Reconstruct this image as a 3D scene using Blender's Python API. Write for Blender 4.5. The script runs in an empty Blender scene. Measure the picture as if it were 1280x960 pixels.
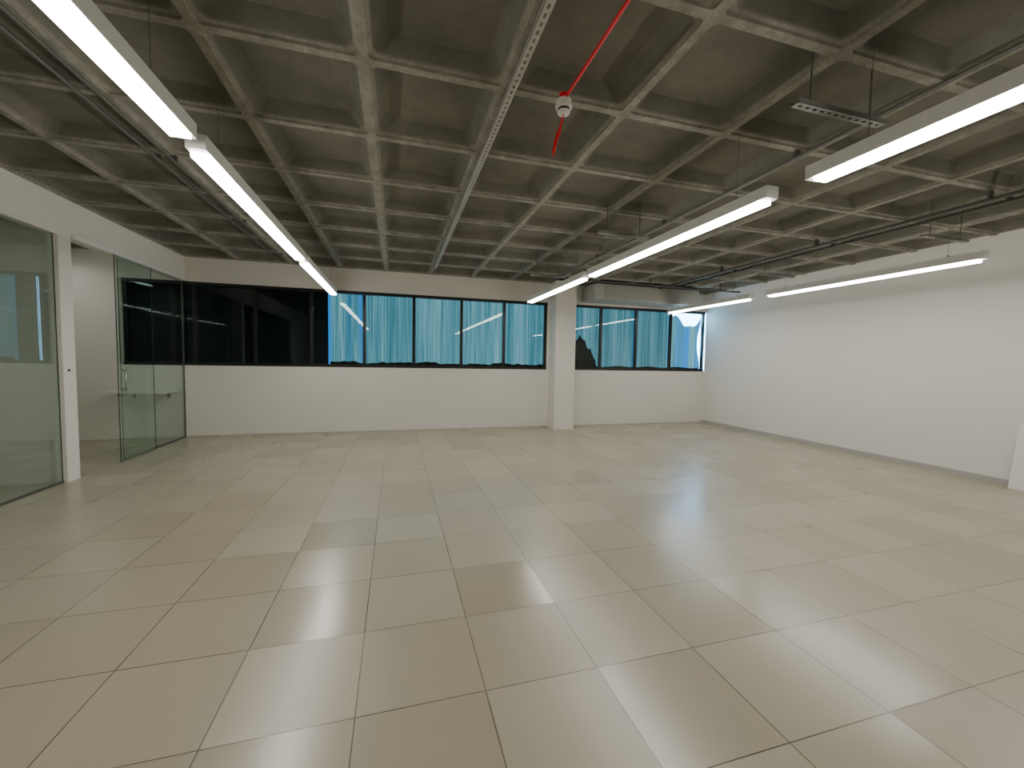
import bpy, bmesh, math, random
from mathutils import Vector, Matrix
random.seed(4)
D=bpy.data; SC=bpy.context.scene; COL=SC.collection
H=1.61
# ---------------- camera (solved from vanishing points) ----------------
F=510.0
dY=Vector((-145,31,-F)).normalized()
dX=Vector((1790,-3,-F)); dX=(dX-dY*dX.dot(dY)).normalized()
dZ=dX.cross(dY)
M=Matrix(((dX.x,dX.y,dX.z),(dY.x,dY.y,dY.z),(dZ.x,dZ.y,dZ.z))).to_4x4()
M.translation=Vector((0,0,H))
cam=D.cameras.new('camera'); co=D.objects.new('camera',cam); COL.objects.link(co)
co.matrix_world=M; cam.sensor_fit='HORIZONTAL'; cam.sensor_width=36; cam.lens=F/1280*36
cam.clip_start=0.05; SC.camera=co

# ---------------- material helpers ----------------
def newmat(name):
    m=D.materials.new(name); m.use_nodes=True
    nt=m.node_tree; nt.nodes.clear()
    out=nt.nodes.new('ShaderNodeOutputMaterial')
    return m,nt,out
def nd(nt,t,**k):
    n=nt.nodes.new(t)
    for a,b in k.items(): setattr(n,a,b)
    return n
def math_n(nt,op,a,b=None,clamp=False):
    n=nt.nodes.new('ShaderNodeMath'); n.operation=op; n.use_clamp=clamp
    for i,v in enumerate((a,b)):
        if v is None: continue
        if isinstance(v,(int,float)): n.inputs[i].default_value=v
        else: nt.links.new(v,n.inputs[i])
    return n.outputs[0]
def mixc(nt,f,a,b,bt='MIX'):
    n=nt.nodes.new('ShaderNodeMix'); n.data_type='RGBA'; n.blend_type=bt
    for idx,v in ((0,f),(6,a),(7,b)):
        if isinstance(v,(int,float)): n.inputs[idx].default_value=v
        elif isinstance(v,tuple): n.inputs[idx].default_value=(*v,1)
        else: nt.links.new(v,n.inputs[idx])
    return n.outputs[2]
def noise(nt,vec,scale,detail=4,rough=.55):
    n=nt.nodes.new('ShaderNodeTexNoise'); n.inputs['Scale'].default_value=scale
    n.inputs['Detail'].default_value=detail; n.inputs['Roughness'].default_value=rough
    nt.links.new(vec,n.inputs['Vector']); return n.outputs['Fac']
def maprange(nt,v,a,b,c=0,d=1):
    n=nt.nodes.new('ShaderNodeMapRange'); nt.links.new(v,n.inputs[0])
    for i,x in enumerate((a,b,c,d)): n.inputs[i+1].default_value=x
    return n.outputs[0]
def bump(nt,h,strength,dist,target):
    n=nt.nodes.new('ShaderNodeBump'); n.inputs['Strength'].default_value=strength
    n.inputs['Distance'].default_value=dist
    nt.links.new(h,n.inputs['Height']); nt.links.new(n.outputs[0],target.inputs['Normal']); return n
def simple(name,col,rough=.5,metal=0,var=.06,scale=20,spec=.5):
    m,nt,out=newmat(name); p=nd(nt,'ShaderNodeBsdfPrincipled')
    g=nd(nt,'ShaderNodeNewGeometry'); n=noise(nt,g.outputs['Position'],scale)
    c=mixc(nt,n,tuple(x*(1-var) for x in col),tuple(min(1,x*(1+var)) for x in col))
    nt.links.new(c,p.inputs['Base Color']); p.inputs['Roughness'].default_value=rough
    p.inputs['Metallic'].default_value=metal; p.inputs['Specular IOR Level'].default_value=spec
    nt.links.new(p.outputs[0],out.inputs[0]); return m
def emis(name,col,s):
    m,nt,out=newmat(name); e=nd(nt,'ShaderNodeEmission')
    e.inputs[0].default_value=(*col,1); e.inputs[1].default_value=s
    nt.links.new(e.outputs[0],out.inputs[0]); return m

# wall plaster
m,nt,out=newmat('white_plaster'); p=nd(nt,'ShaderNodeBsdfPrincipled'); g=nd(nt,'ShaderNodeNewGeometry')
n1=noise(nt,g.outputs['Position'],.7,3); n2=noise(nt,g.outputs['Position'],60,3)
nt.links.new(mixc(nt,n1,(.73,.71,.655),(.78,.76,.705)),p.inputs['Base Color'])
p.inputs['Roughness'].default_value=.75; bump(nt,n2,.15,.002,p)
nt.links.new(p.outputs[0],out.inputs[0]); WALL=m

# floor tiles
m,nt,out=newmat('raised_floor_tiles'); p=nd(nt,'ShaderNodeBsdfPrincipled'); g=nd(nt,'ShaderNodeNewGeometry')
sx=nd(nt,'ShaderNodeSeparateXYZ'); nt.links.new(g.outputs['Position'],sx.inputs[0])
off=math_n(nt,'MULTIPLY',math_n(nt,'GREATER_THAN',sx.outputs[1],6.663),math_n(nt,'LESS_THAN',sx.outputs[0],-1.975))
off2=math_n(nt,'MULTIPLY',math_n(nt,'LESS_THAN',sx.outputs[1],6.063),math_n(nt,'GREATER_THAN',sx.outputs[0],6.425))
u=math_n(nt,'ADD',math_n(nt,'DIVIDE',math_n(nt,'ADD',sx.outputs[0],.775+60),.6),math_n(nt,'MULTIPLY',off,.38))
v=math_n(nt,'ADD',math_n(nt,'DIVIDE',math_n(nt,'SUBTRACT',sx.outputs[1],1.863-60),.6),math_n(nt,'MULTIPLY',off2,.4))
def edge(u):
    f=math_n(nt,'FRACT',u); return math_n(nt,'MINIMUM',f,math_n(nt,'SUBTRACT',1.0,f))
eu,ev=edge(u),edge(v); e=math_n(nt,'MINIMUM',eu,ev)
jn=maprange(nt,noise(nt,g.outputs['Position'],2.5,3,.6),.35,.65,.7,1)
joint=math_n(nt,'MULTIPLY',maprange(nt,e,.0034,.0056,1,0),jn)
cb=nd(nt,'ShaderNodeCombineXYZ')
nt.links.new(math_n(nt,'ADD',math_n(nt,'FLOOR',u),.5),cb.inputs[0]); nt.links.new(math_n(nt,'ADD',math_n(nt,'FLOOR',v),.5),cb.inputs[1]); cb.inputs[2].default_value=.5
wn=nd(nt,'ShaderNodeTexWhiteNoise'); wn.noise_dimensions='2D'; nt.links.new(cb.outputs[0],wn.inputs['Vector'])
big=noise(nt,g.outputs['Position'],.9,2,.5)
base=mixc(nt,wn.outputs['Value'],(.355,.315,.232),(.420,.378,.288))
base=mixc(nt,maprange(nt,big,.35,.65,0,.25),base,(.44,.40,.31))
vo=nd(nt,'ShaderNodeTexVoronoi'); vo.inputs['Scale'].default_value=1.7; nt.links.new(g.outputs['Position'],vo.inputs['Vector'])
base=mixc(nt,maprange(nt,vo.outputs['Distance'],.010,.018,.8,0),base,(.12,.10,.07))
base=mixc(nt,joint,base,(.06,.05,.035))
nt.links.new(base,p.inputs['Base Color'])
sc_=nd(nt,'ShaderNodeSeparateColor'); nt.links.new(wn.outputs['Color'],sc_.inputs[0])
nt.links.new(maprange(nt,sc_.outputs[2],0,1,.21,.33),p.inputs['Roughness']); p.inputs['Specular IOR Level'].default_value=.95
nx_=maprange(nt,sc_.outputs[0],0,1,-.020,.020); ny_=maprange(nt,sc_.outputs[1],0,1,-.014,.014)
cn=nd(nt,'ShaderNodeCombineXYZ'); nt.links.new(nx_,cn.inputs[0]); nt.links.new(ny_,cn.inputs[1]); cn.inputs[2].default_value=1
nv=nd(nt,'ShaderNodeVectorMath'); nv.operation='NORMALIZE'; nt.links.new(cn.outputs[0],nv.inputs[0])
nt.links.new(nv.outputs[0],p.inputs['Normal'])
nt.links.new(p.outputs[0],out.inputs[0]); FLOOR=m

# concrete
m,nt,out=newmat('waffle_concrete'); p=nd(nt,'ShaderNodeBsdfPrincipled'); g=nd(nt,'ShaderNodeNewGeometry')
sx=nd(nt,'ShaderNodeSeparateXYZ'); nt.links.new(g.outputs['Position'],sx.inputs[0])
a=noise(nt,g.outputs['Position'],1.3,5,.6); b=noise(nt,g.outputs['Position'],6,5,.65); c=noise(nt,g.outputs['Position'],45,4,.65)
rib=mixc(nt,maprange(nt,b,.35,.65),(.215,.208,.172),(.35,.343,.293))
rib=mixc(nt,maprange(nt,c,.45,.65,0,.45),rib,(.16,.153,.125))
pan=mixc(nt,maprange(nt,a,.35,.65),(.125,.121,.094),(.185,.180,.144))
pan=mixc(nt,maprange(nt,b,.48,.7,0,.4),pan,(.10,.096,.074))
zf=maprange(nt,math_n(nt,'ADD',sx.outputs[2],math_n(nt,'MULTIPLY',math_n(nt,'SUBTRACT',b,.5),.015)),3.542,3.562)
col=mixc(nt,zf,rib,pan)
nt.links.new(col,p.inputs['Base Color']); p.inputs['Roughness'].default_value=.8
bump(nt,c,.35,.004,p); nt.links.new(p.outputs[0],out.inputs[0]); CONC=m

# glass (Schlick reflectance, symmetric for both faces)
def glass(name,tint,r0):
    m,nt,out=newmat(name)
    t=nd(nt,'ShaderNodeBsdfTransparent'); t.inputs[0].default_value=(*tint,1)
    gl=nd(nt,'ShaderNodeBsdfGlossy'); gl.inputs['Roughness'].default_value=0; gl.inputs[0].default_value=(.93,1,1,1)
    lw=nd(nt,'ShaderNodeLayerWeight'); lw.inputs[0].default_value=.5
    f=math_n(nt,'ADD',math_n(nt,'MULTIPLY',math_n(nt,'POWER',lw.outputs['Facing'],5.0),1-r0),r0)
    mx=nd(nt,'ShaderNodeMixShader'); nt.links.new(f,mx.inputs[0])
    nt.links.new(t.outputs[0],mx.inputs[1]); nt.links.new(gl.outputs[0],mx.inputs[2])
    nt.links.new(mx.outputs[0],out.inputs[0]); return m
GLASS=glass('green_tinted_glass',(.865,.925,.895),.08)
WGLASS=glass('window_glass',(.94,.97,.98),.020)
EDGE=simple('glass_edge_green',(.02,.05,.04),.2)
BLACK=simple('black_aluminium',(.008,.008,.008),.4)
BAG=simple('black_plastic',(.002,.0025,.003),.5,spec=.1)
DARKF=simple('blackout_sheet',(.001,.004,.007),.6,spec=.05)
LAMPW=simple('white_powder_coat',(.80,.80,.77),.45)
STEEL=simple('galvanised_steel',(.46,.46,.42),.45,.2,.15,30)
BRK=simple('weathered_steel',(.26,.26,.24),.5,.2,.15,30)
PIPE=simple('grey_conduit',(.12,.12,.105),.5,.2,.2)
DPIPE=simple('dark_conduit',(.09,.09,.078),.5,.1,.2)
RED=simple('red_conduit_paint',(.80,.01,.02),.4)
PLAST=simple('white_plastic',(.77,.75,.71),.4)
ACG=simple('grey_metal_casing',(.44,.44,.40),.65,.0,.1,8,.2)
SKIRT=simple('grey_skirting',(.42,.41,.38),.5)
CHROME=simple('brushed_steel',(.55,.55,.53),.25,1,.1)
SLOT=simple('dark_slot',(.02,.02,.02),.6)
DIFF=emis('lit_led_diffuser',(1,.96,.88),34)
FILLD=emis('dim_led_diffuser',(1,.97,.89),17)  # glow for the fill lights added in the side rooms

# window film, its daylight glow painted in as streaked emission
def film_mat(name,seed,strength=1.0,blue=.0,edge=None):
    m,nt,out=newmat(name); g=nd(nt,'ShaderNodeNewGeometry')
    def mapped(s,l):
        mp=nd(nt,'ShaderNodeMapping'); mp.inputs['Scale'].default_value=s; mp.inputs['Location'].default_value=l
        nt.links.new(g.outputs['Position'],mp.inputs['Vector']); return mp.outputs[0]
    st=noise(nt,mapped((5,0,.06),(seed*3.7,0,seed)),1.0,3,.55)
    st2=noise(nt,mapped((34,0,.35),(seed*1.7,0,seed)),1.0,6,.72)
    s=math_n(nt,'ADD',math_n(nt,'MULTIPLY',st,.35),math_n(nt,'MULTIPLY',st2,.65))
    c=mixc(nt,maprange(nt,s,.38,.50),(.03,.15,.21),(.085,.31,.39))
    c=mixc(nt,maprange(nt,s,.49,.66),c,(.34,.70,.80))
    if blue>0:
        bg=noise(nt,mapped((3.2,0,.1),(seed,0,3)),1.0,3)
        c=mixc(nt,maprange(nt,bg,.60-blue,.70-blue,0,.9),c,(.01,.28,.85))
    if edge is not None:   # blue sky glow painted into the emission beside the blackout sheet
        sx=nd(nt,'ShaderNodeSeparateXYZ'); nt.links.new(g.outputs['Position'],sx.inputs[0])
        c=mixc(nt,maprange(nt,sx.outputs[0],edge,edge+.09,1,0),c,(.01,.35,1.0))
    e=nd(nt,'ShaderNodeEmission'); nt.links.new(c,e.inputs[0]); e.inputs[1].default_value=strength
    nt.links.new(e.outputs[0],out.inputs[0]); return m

# ---------------- mesh helpers ----------------
def box(bm,x0,x1,y0,y1,z0,z1,mi=0):
    vs=[bm.verts.new((x,y,z)) for x in (x0,x1) for y in (y0,y1) for z in (z0,z1)]
    for f in ((0,1,3,2),(4,6,7,5),(0,4,5,1),(2,3,7,6),(0,2,6,4),(1,5,7,3)):
        fc=bm.faces.new([vs[i] for i in f]); fc.material_index=mi
def tube(bm,pts,r,seg=8):
    prev=None
    for i,pt in enumerate(pts):
        pt=Vector(pt)
        d=(Vector(pts[min(i+1,len(pts)-1)])-Vector(pts[max(i-1,0)])).normalized()
        up=Vector((0,0,1)) if abs(d.z)<.9 else Vector((1,0,0))
        s=d.cross(up).normalized(); t=s.cross(d)
        rr=r[i] if isinstance(r,list) else r
        ring=[bm.verts.new(pt+(s*math.cos(a)+t*math.sin(a))*rr) for a in [2*math.pi*k/seg for k in range(seg)]]
        if prev:
            for k in range(seg): bm.faces.new((prev[k],prev[(k+1)%seg],ring[(k+1)%seg],ring[k]))
        else: bm.faces.new(ring)
        prev=ring
    bm.faces.new(prev[::-1])
def lathe(bm,prof,cx,cy,seg=32):
    prev=None
    for r,z in prof:
        ring=[bm.verts.new((cx+r*math.cos(2*math.pi*k/seg),cy+r*math.sin(2*math.pi*k/seg),z)) for k in range(seg)]
        if prev:
            for k in range(seg): bm.faces.new((prev[k],prev[(k+1)%seg],ring[(k+1)%seg],ring[k]))
        else: bm.faces.new(ring)
        prev=ring
    bm.faces.new(prev[::-1])
def mk(name,bm,mats,parent=None,bevel=0,smooth=False,**props):
    me=D.meshes.new(name); bmesh.ops.recalc_face_normals(bm,faces=bm.faces[:])
    if bevel: bmesh.ops.bevel(bm,geom=bm.edges[:],offset=bevel,segments=2,affect='EDGES',profile=.5)
    bm.to_mesh(me); bm.free()
    for m in (mats if isinstance(mats,list) else [mats]): me.materials.append(m)
    if smooth:
        for p in me.polygons: p.use_smooth=True
    o=D.objects.new(name,me); COL.objects.link(o)
    for k,v in props.items(): o[k]=v
    if parent: 
        o.parent=parent; o.matrix_parent_inverse=Matrix.Translation(parent.location).inverted()
    return o
def empty(name,loc,**props):
    o=D.objects.new(name,None); o.location=loc; o.empty_display_size=.1; COL.objects.link(o)
    for k,v in props.items(): o[k]=v
    return o
def B(): return bmesh.new()
ST=dict(kind='structure')

XL,XR,YB,YF=-3.94,8.22,9.44,-4.45
XS=-8.6; ZC=3.52; DC=.14
# ---------------- shell ----------------
bm=B(); box(bm,XS-.2,XR+.2,YF-.2,YB+.25,-.1,0); mk('floor',bm,FLOOR,**ST)
ZS,ZT=1.42,3.05
bm=B()
box(bm,XS-.2,XR+.2,YB,YB+.25,0,ZS); box(bm,XS-.2,XR+.2,YB,YB+.25,ZT,3.95)
box(bm,XS-.2,-4.95,YB,YB+.25,ZS,ZT); box(bm,3.56,4.22,YB,YB+.25,ZS,ZT)
mk('wall_back',bm,WALL,**ST)
bm=B(); box(bm,XR,XR+.2,YF,YB,0,3.95); mk('wall_right',bm,WALL,**ST)
bm=B(); box(bm,XS-.2,XR+.2,YF-.2,YF,0,3.95); mk('wall_front',bm,WALL,**ST)
bm=B(); box(bm,XS-.2,XS,YF,YB,0,3.95); mk('wall_side_room',bm,WALL,**ST)
bm=B()
box(bm,XL-.12,XL,YF,YB,ZT,ZC); box(bm,XL-.12,XL,6.34,6.55,0,ZT); box(bm,XL-.12,XL,YF,1.2,0,ZT)
mk('wall_left',bm,WALL,**ST)
bm=B(); box(bm,XS,XL-.12,6.38,6.50,0,ZC); mk('wall_partition',bm,WALL,**ST)
bm=B(); box(bm,3.62,4.13,9.02,YB,0,ZC); mk('trim_1',bm,WALL,label='white square structural column',**ST)
bm=B(); box(bm,XR-.015,XR,YF,YB,0,.08); mk('baseboard_right',bm,SKIRT,**ST)
bm=B(); box(bm,XL,3.62,YB-.012,YB,0,.03); box(bm,4.13,XR-.015,YB-.012,YB,0,.03); mk('baseboard_back',bm,simple('pale_skirting',(.5,.48,.42),.5),**ST)

# ---------------- waffle ceiling ----------------
bm=B(); PX,PY=.94,.936; X0,Y0=-.2,2.905
def ring(cx,cy,hx,hy,r,z):
    pts=[]
    for (sx_,sy_,a0) in ((1,1,0),(-1,1,90),(-1,-1,180),(1,-1,270)):
        for k in range(5):
            a=math.radians(a0+k*22.5)
            pts.append((cx+sx_*(hx-r)+r*math.cos(a),cy+sy_*(hy-r)+r*math.sin(a),z))
    return [bm.verts.new(q) for q in pts]
for i in range(-9,9):
    for j in range(-8,7):
        x0=X0+PX*i; y0=Y0+PY*j; cx=x0+PX/2; cy=y0+PY/2
        out=[]
        for q,(sx_,sy_) in enumerate(((1,1),(-1,1),(-1,-1),(1,-1))):
            out.append(bm.verts.new((cx+sx_*PX/2,cy+sy_*PY/2,ZC)))
        R=[ring(cx,cy,PX/2-.030,PY/2-.030,.03,ZC),ring(cx,cy,PX/2-.033,PY/2-.033,.035,ZC+.018),
           ring(cx,cy,PX/2-.052,PY/2-.052,.06,ZC+.025),
           ring(cx,cy,PX/2-.112,PY/2-.112,.08,ZC+DC-.012),ring(cx,cy,PX/2-.14,PY/2-.14,.08,ZC+DC)]
        for q in range(4):
            for k in range(4): bm.faces.new((out[q],R[0][q*5+k],R[0][q*5+k+1]))
            n=(q+1)%4
            bm.faces.new((out[q],R[0][q*5+4],R[0][n*5],out[n]))
        for a_,b_ in zip(R[:-1],R[1:]):
            for k in range(20): bm.faces.new((a_[k],a_[(k+1)%20],b_[(k+1)%20],b_[k]))
        bm.faces.new(R[-1])
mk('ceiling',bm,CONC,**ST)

# ---------------- windows ----------------
def window(idx,xs,label):
    bm=B(); y0,y1=YB-.004,YB+.09; w=.032
    box(bm,xs[0],xs[-1],y0,y1,ZS,ZS+.06); box(bm,xs[0],xs[-1],y0,y1,ZT-.06,ZT)
    for k,x in enumerate(xs):
        a,b=x-w,x+w
        if k==0: a,b=x,x+2*w
        if k==len(xs)-1: a,b=x-2*w,x
        box(bm,a,b,y0+.03,y1,ZS+.06,ZT-.06)
    fr=mk('window_%d'%idx,bm,BLACK,label=label,**ST)
    for a,b in zip(xs[:-1],xs[1:]):
        bm=B(); box(bm,a+w,b-w,YB+.055,YB+.061,ZS+.06,ZT-.06); mk('glass_pane',bm,WGLASS,parent=fr)
W1=[-4.95,-3.81,-2.76,-1.71,-.664,.386,1.46,2.48,3.56]
W2=[4.22,5.04,6.06,7.12,8.20]
window(1,W1,'black framed strip window'); window(2,W2,'black framed strip window')
def sheet(name,x0,x1,z0,z1,mat,y,amp=.012,side=None,nx=40,nz=14,**props):
    bm=B(); ph=random.random()*9; g=[]
    for i in range(nx+1):
        row=[]
        for j in range(nz+1):
            fx=i/nx; fz=j/nz; x=x0+(x1-x0)*fx; z=z0+(z1-z0)*fz
            if side=='r':
                x=x0+(x1-x0-.13*math.sin(fz*3.0)**2)*fx; z=z0+(z1-z0-.30*max(0,math.sin((fx-.2)*3.6))**1.3-.03*math.sin(fx*17))*fz
            yy=y+amp*math.sin(x*23+ph)+amp*.6*math.sin(x*51+ph*2)
            row.append(bm.verts.new((x,yy,z)))
        g.append(row)
    for i in range(nx):
        for j in range(nz): bm.faces.new((g[i][j],g[i+1][j],g[i+1][j+1],g[i][j+1]))
    return mk(name,bm,mat,smooth=True,**props)
bo=dict(label='black opaque sheet behind the window glass',category='window covering',group='blackout sheets behind the strip window')
for a,b in zip(W1[:3],W1[1:4]): sheet('blackout_sheet',a,b,ZS,ZT,DARKF,YB+.15,amp=0,**bo)
sheet('blackout_sheet',-1.71,-1.40,ZS,ZT,DARKF,YB+.12,amp=0,**bo)
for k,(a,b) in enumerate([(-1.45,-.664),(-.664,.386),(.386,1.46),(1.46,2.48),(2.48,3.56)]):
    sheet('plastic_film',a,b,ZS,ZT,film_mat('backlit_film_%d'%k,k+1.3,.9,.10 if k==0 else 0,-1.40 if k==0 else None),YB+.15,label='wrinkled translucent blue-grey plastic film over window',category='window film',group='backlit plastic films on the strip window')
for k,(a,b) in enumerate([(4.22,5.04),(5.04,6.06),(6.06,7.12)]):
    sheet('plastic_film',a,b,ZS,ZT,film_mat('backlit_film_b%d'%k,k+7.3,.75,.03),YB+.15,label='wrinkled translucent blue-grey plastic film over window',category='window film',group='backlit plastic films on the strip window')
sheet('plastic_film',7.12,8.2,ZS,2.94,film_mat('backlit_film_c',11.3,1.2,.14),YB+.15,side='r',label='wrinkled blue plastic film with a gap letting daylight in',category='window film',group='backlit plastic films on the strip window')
def crumple(name,x0,x1,hf,label,nx=160,nz=8):
    bm=B(); g=[]
    for i in range(nx+1):
        x=x0+(x1-x0)*i/nx; h=hf(i/nx,x); row=[]
        for j in range(nz+1):
            f=j/nz
            row.append(bm.verts.new((x,YB+.11+.010*math.sin(x*40+f*5)*math.sin(f*9+x*7),ZS+.0+h*f)))
        g.append(row)
    for i in range(nx):
        for j in range(nz): bm.faces.new((g[i][j],g[i+1][j],g[i+1][j+1],g[i][j+1]))
    mk(name,bm,BAG,smooth=True,label=label,category='plastic sheet')
crumple('black_plastic_sheet',-1.36,3.54,lambda f,x:.115+.014*math.sin(x*3.1)+.020*math.sin(x*9.3+1)*math.sin(x*2.1)+.012*math.sin(x*27)*math.sin(x*5),'crumpled black plastic bunched along the window sill')
def blob(f,x):
    h=.80*(1-max(0,(x-4.34)/.64)**3) if x<4.98 else 0
    return max(.10+.015*math.sin(x*7),h+.06*math.sin(x*17)+.035*math.sin(x*41)+.02*math.sin(x*83))
crumple('black_plastic_sheet',4.24,8.1,blob,'black plastic slumped against the window glass',nx=260)

# ---------------- partition glass & door ----------------
def glass_panel(name,x,y0,y1,z0,z1,**props):
    bm=B(); box(bm,x-.006,x+.006,y0,y1,z0,z1)
    o=mk(name,bm,[GLASS,EDGE],**props)
    for p in o.data.polygons:
        if abs(p.normal.x)<.5: p.material_index=1
    return o
gp=dict(kind='structure')
glass_panel('window_3',XL-.05,3.77,6.34,.02,ZT,label='frameless green-tinted glass partition panel',**gp)
glass_panel('window_4',XL-.05,1.2,3.76,.02,ZT,label='frameless green-tinted glass partition panel',**gp)
glass_panel('window_5',XL-.05,7.53,YB,.02,ZT,label='frameless green-tinted glass partition panel',**gp)
bm=B(); box(bm,XL-.065,XL-.035,1.2,6.34,0,.02); box(bm,XL-.065,XL-.035,7.53,YB,0,.02); box(bm,XL-.06,XL-.04,YB-.02,YB-.0,.02,ZT)
mk('trim_2',bm,DPIPE,**ST)
dr=glass_panel('door_1',XL+.02,7.33,8.25,.01,ZT,label='sliding frameless glass door standing open',**gp)
bm=B(); box(bm,XL+.0,XL+.04,6.55,YB,ZT,ZT+.05); mk('trim_3',bm,LAMPW,label='sliding door rail',**ST)
bm=B(); tube(bm,[(XL+.06,7.43,1.06),(XL+.06,7.43,1.42)],.011,12)
for z in (1.1,1.38): tube(bm,[(XL+.02,7.43,z),(XL+.06,7.43,z)],.008,8)
mk('handle',bm,CHROME,parent=dr,smooth=True)
bm=B(); lathe(bm,[(.016,0),(.016,.008),(.012,.010)],0,0,20)
for vv in bm.verts: vv.co=Vector((XL+vv.co.z,6.43+vv.co.x,1.40+vv.co.y))
mk('lock_cylinder',bm,SLOT,label='small dark lock cylinder on the white post',category='lock')

e=empty('wall_shelf',(-4.5,9.2,.86),label='thin white shelf on brackets on the wall behind the glass',category='shelf')
bm=B(); box(bm,-5.02,-4.08,8.85,YB,.90,.945); mk('board',bm,PLAST,parent=e,bevel=.004)
for x in (-4.80,-4.25):
    bm=B(); box(bm,x-.02,x+.02,8.95,YB,.87,.90); box(bm,x-.02,x+.02,YB-.02,YB,.78,.87)
    mk('bracket',bm,PIPE,parent=e)

# ---------------- lights ----------------
def near_rib(v,o,p,t=.06):
    r=(v-o)/p; return abs(r-round(r))*p<t
def topz(x,y): return ZC if (near_rib(x,X0,PX,.030) or near_rib(y,Y0,PY,.030)) else ZC+DC
def lamp(x,y0,y1,z=2.885,mat=None,ins=.06,label='lit white suspended linear LED batten'):
    e=empty('linear_pendant_light',(x,(y0+y1)/2,z),label=label,category='ceiling light',group='suspended linear lights')
    bm=B(); w,h=.056,.090; t=.004
    box(bm,x-w,x-w+t,y0,y1,z,z+h); box(bm,x+w-t,x+w,y0,y1,z,z+h); box(bm,x-w+t,x+w-t,y0,y1,z+h-t,z+h)
    box(bm,x-w+t,x+w-t,y0,y0+ins,z,z+h-t); box(bm,x-w+t,x+w-t,y1-ins,y1,z,z+h-t)
    mk('body',bm,LAMPW,parent=e)
    bm=B(); box(bm,x-w+t,x+w-t,y0+ins,y1-ins,z-.028,z+.009); mk('diffuser',bm,mat or DIFF,parent=e)
    for yy in (y0+.35,y1-.35):
        bm=B(); tube(bm,[(x,yy,z+h),(x,yy,z+h+.03)],.008,8); tube(bm,[(x,yy,z+h+.03),(x,yy,topz(x,yy))],.0018,6)
        mk('suspension_wire',bm,PIPE,parent=e)
for a,b in ((-.06,2.91),(3.03,5.95),(6.06,8.88)): lamp(-1.19,a,b)
for a,b in ((-.75,2.22),(2.52,5.55),(5.68,8.40)): lamp(2.75,a,b)
for a,b in ((-.15,2.76),(3.10,5.98),(6.33,8.78)): lamp(6.53,a,b)
lamp(-5.75,6.9,9.1,z=3.30,mat=FILLD,label='dim white suspended linear light behind the glass')  # added out of view to light the back wall beyond the door
lamp(-6.0,2.6,5.2,z=3.30,mat=FILLD,label='dim white suspended linear light behind the glass')  # added out of view to brighten the front side room

# ---------------- struts / conduits ----------------
def strut(bm,along,c,a,b,z,w=.041,h=.025,pitch=.06,slot=.034):
    def bx(u0,u1,v0,v1,z0,z1):
        if along=='y': box(bm,u0,u1,v0,v1,z0,z1)
        else: box(bm,v0,v1,u0,u1,z0,z1)
    hw=w/2; t=.0025
    bx(c-hw,c-hw+t,a,b,z,z+h); bx(c+hw-t,c+hw,a,b,z,z+h)
    bx(c-hw,c-.009,a,b,z,z+t); bx(c+.009,c+hw,a,b,z,z+t)
    y=a
    while y<b:
        bx(c-.009,c+.009,y,min(b,y+pitch-slot),z,z+t); y+=pitch
e=empty('strut_channel',(.77,2,ZC-.04),label='long perforated galvanised steel channel under the concrete ribs',category='cable support')
bm=B(); strut(bm,'y',.77,-3.5,8.6,ZC-.045,w=.055,h=.03); mk('channel',bm,STEEL,parent=e)
for y in [Y0+PY*k for k in range(-5,7)]:
    bm=B(); tube(bm,[(.77,y,ZC-.043),(.77,y,ZC)],.008,8); mk('fixing_bolt',bm,STEEL,parent=e)
def crossbar(x0,x1,y,z=3.21,label='short perforated steel bracket hanging on threaded rods'):
    e=empty('hanging_bracket',((x0+x1)/2,y,z),label=label,category='cable support',group='hanging cable brackets')
    bm=B(); strut(bm,'x',y,x0,x1,z,w=.06,h=.03); mk('channel',bm,BRK,parent=e)
    for x in (x0+.12,x1-.12):
        bm=B(); tube(bm,[(x,y,z+.001),(x,y,topz(x,y))],.005,8); mk('threaded_rod',bm,PIPE,parent=e)
crossbar(2.35,3.1,2.03); crossbar(2.4,3.1,4.66); crossbar(2.4,3.1,7.3); crossbar(6.15,6.95,5.83); crossbar(6.15,6.95,3.5)
def conduit(x,y0,y1,z,r,mat,label,name='conduit_pipe'):
    e=empty(name,(x,(y0+y1)/2,z),label=label,category='pipe')
    bm=B(); tube(bm,[(x,y0,z),(x,y1,z)],r,10); mk('pipe',bm,mat,parent=e,smooth=True)
    for j in range(-6,8):
        y=Y0+PY*j
        if y0<y<y1 and j%2==0:
            bm=B(); box(bm,x-r-.012,x+r+.012,y-.012,y+.012,z+r*.4,ZC); mk('clamp',bm,mat,parent=e)
conduit(-2.05,-4,8.9,ZC-.05,.014,PIPE,'grey steel conduit clamped under the concrete ribs')
conduit(-2.18,-4,8.9,ZC-.05,.014,PIPE,'grey steel conduit clamped under the concrete ribs')
conduit(3.42,-4,9.0,ZC-.06,.016,PIPE,'grey steel conduit clamped under the concrete ribs')
conduit(6.10,-4,8.6,ZC-.10,.02,DPIPE,'dark conduit running under the concrete ribs')
conduit(6.42,-4,8.6,ZC-.07,.018,DPIPE,'dark conduit running under the concrete ribs')
conduit(1.12,-4,2.70,ZC-.09,.011,RED,'bright red fire alarm conduit',name='red_conduit_pipe')
e=empty('conduit_pipe',(5,8.2,ZC-.17),label='dark horizontal conduit crossing below the ribs near the wall',category='pipe')
bm=B(); tube(bm,[(3.4,8.0,ZC-.17),(7.9,8.0,ZC-.17)],.018,10); mk('pipe',bm,DPIPE,parent=e)
for x in (3.56,5.44,7.32):
    bm=B(); box(bm,x-.012,x+.012,7.99,8.01,ZC-.16,ZC); mk('clamp',bm,DPIPE,parent=e)

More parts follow.
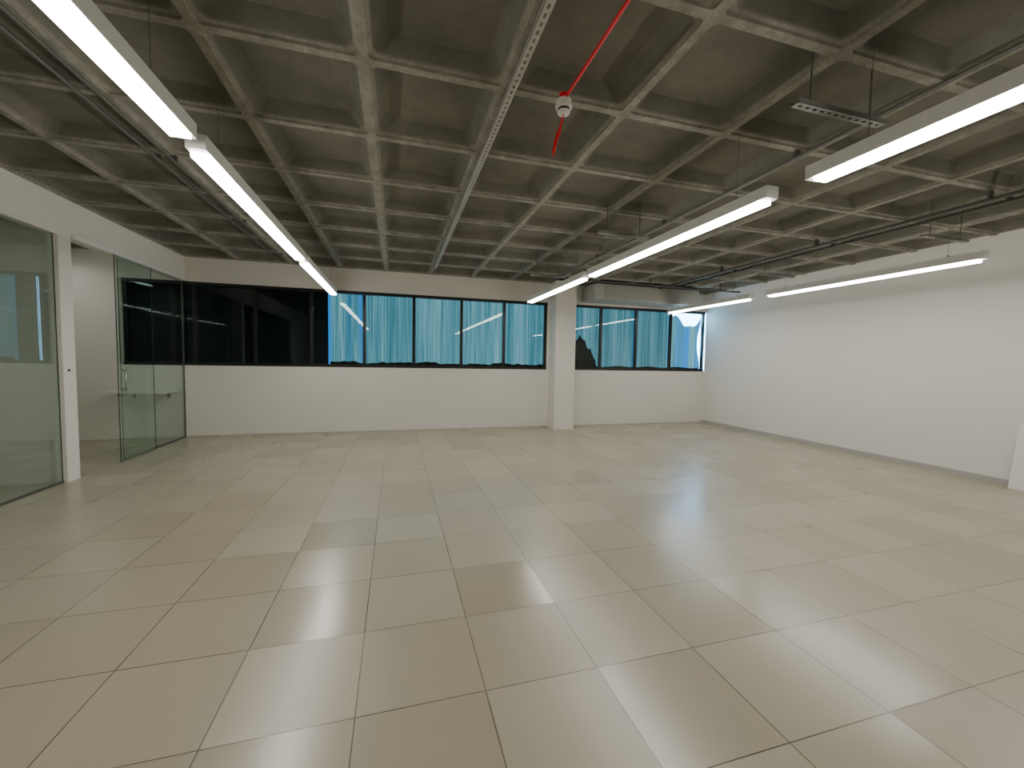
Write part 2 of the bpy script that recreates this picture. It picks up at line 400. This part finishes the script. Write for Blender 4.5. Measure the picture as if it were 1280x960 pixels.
# smoke detector
e=empty('smoke_detector',(1.10,2.74,3.36),label='round white smoke detector on the end of a red conduit',category='smoke detector')
bm=B(); lathe(bm,[(.045,3.43),(.052,3.425),(.052,3.395),(.058,3.39),(.058,3.375),(.040,3.37),(.040,3.352),(.046,3.348),(.040,3.335),(.015,3.330)],1.12,2.74); mk('detector_head',bm,PLAST,parent=e)
bm=B(); lathe(bm,[(.041,3.368),(.041,3.354)],1.12,2.74); mk('sensing_slot',bm,SLOT,parent=e)
bm=B(); lathe(bm,[(.03,3.47),(.035,3.465),(.035,3.432)],1.12,2.74); mk('junction_box',bm,RED,parent=e)
bm=B(); tube(bm,[(1.12,2.74,3.33),(1.115,2.745,3.29),(1.09,2.76,3.22),(1.075,2.77,3.15),(1.07,2.77,3.08)],[.005,.006,.008,.013,.006],8)
tube(bm,[(1.12,2.78,3.33),(1.12,2.79,3.25),(1.09,2.78,3.17),(1.06,2.77,3.10),(1.065,2.77,3.05)],[.004,.005,.006,.009,.004],8)
mk('cable_tail',bm,RED,parent=e,label='loose bundle of red fire alarm cable',smooth=True)

# ---------------- AC unit ----------------
e=empty('air_conditioner',(5.9,9.0,3.08),label='long grey ducted air-conditioning unit above the window',category='air conditioner')
bm=B(); box(bm,4.45,7.35,8.72,9.40,3.10,3.46); mk('casing',bm,ACG,parent=e,bevel=.008)
bm=B()
for k in range(7): box(bm,4.75,7.05,8.705,8.72,3.15+k*.035,3.165+k*.035)
box(bm,4.70,4.75,8.70,8.72,3.13,3.40); box(bm,7.05,7.10,8.70,8.72,3.13,3.40); box(bm,4.70,7.10,8.70,8.72,3.385,3.40); box(bm,4.70,7.10,8.70,8.72,3.125,3.14)
mk('grille',bm,ACG,parent=e)
for x in (4.6,7.2):
    for y in (8.8,9.3):
        bm=B(); tube(bm,[(x,y,3.46),(x,y,topz(x,y))],.006,8); mk('threaded_rod',bm,STEEL,parent=e)
bm=B(); tube(bm,[(2.52,YB-.006,1.40),(2.53,YB-.006,.9),(2.51,YB-.006,.5),(2.52,YB-.006,.06)],.005,6)
mk('power_cord',bm,PLAST,label='thin white cord hanging down the wall below the window',category='cable')
bm=B(); box(bm,0,.03,2.75,3.42,0,.90)
o=mk('white_panel',bm,PLAST,bevel=.004,label='plain white board leaning against the wall',category='board')
o.location=(8.03,0,0); o.rotation_euler=(0,math.radians(9.5),0)

# ---------------- world ----------------
w=D.worlds.new('world'); SC.world=w; w.use_nodes=True
bgn=w.node_tree.nodes['Background']; bgn.inputs[0].default_value=(.28,.65,1.0,1); bgn.inputs[1].default_value=17
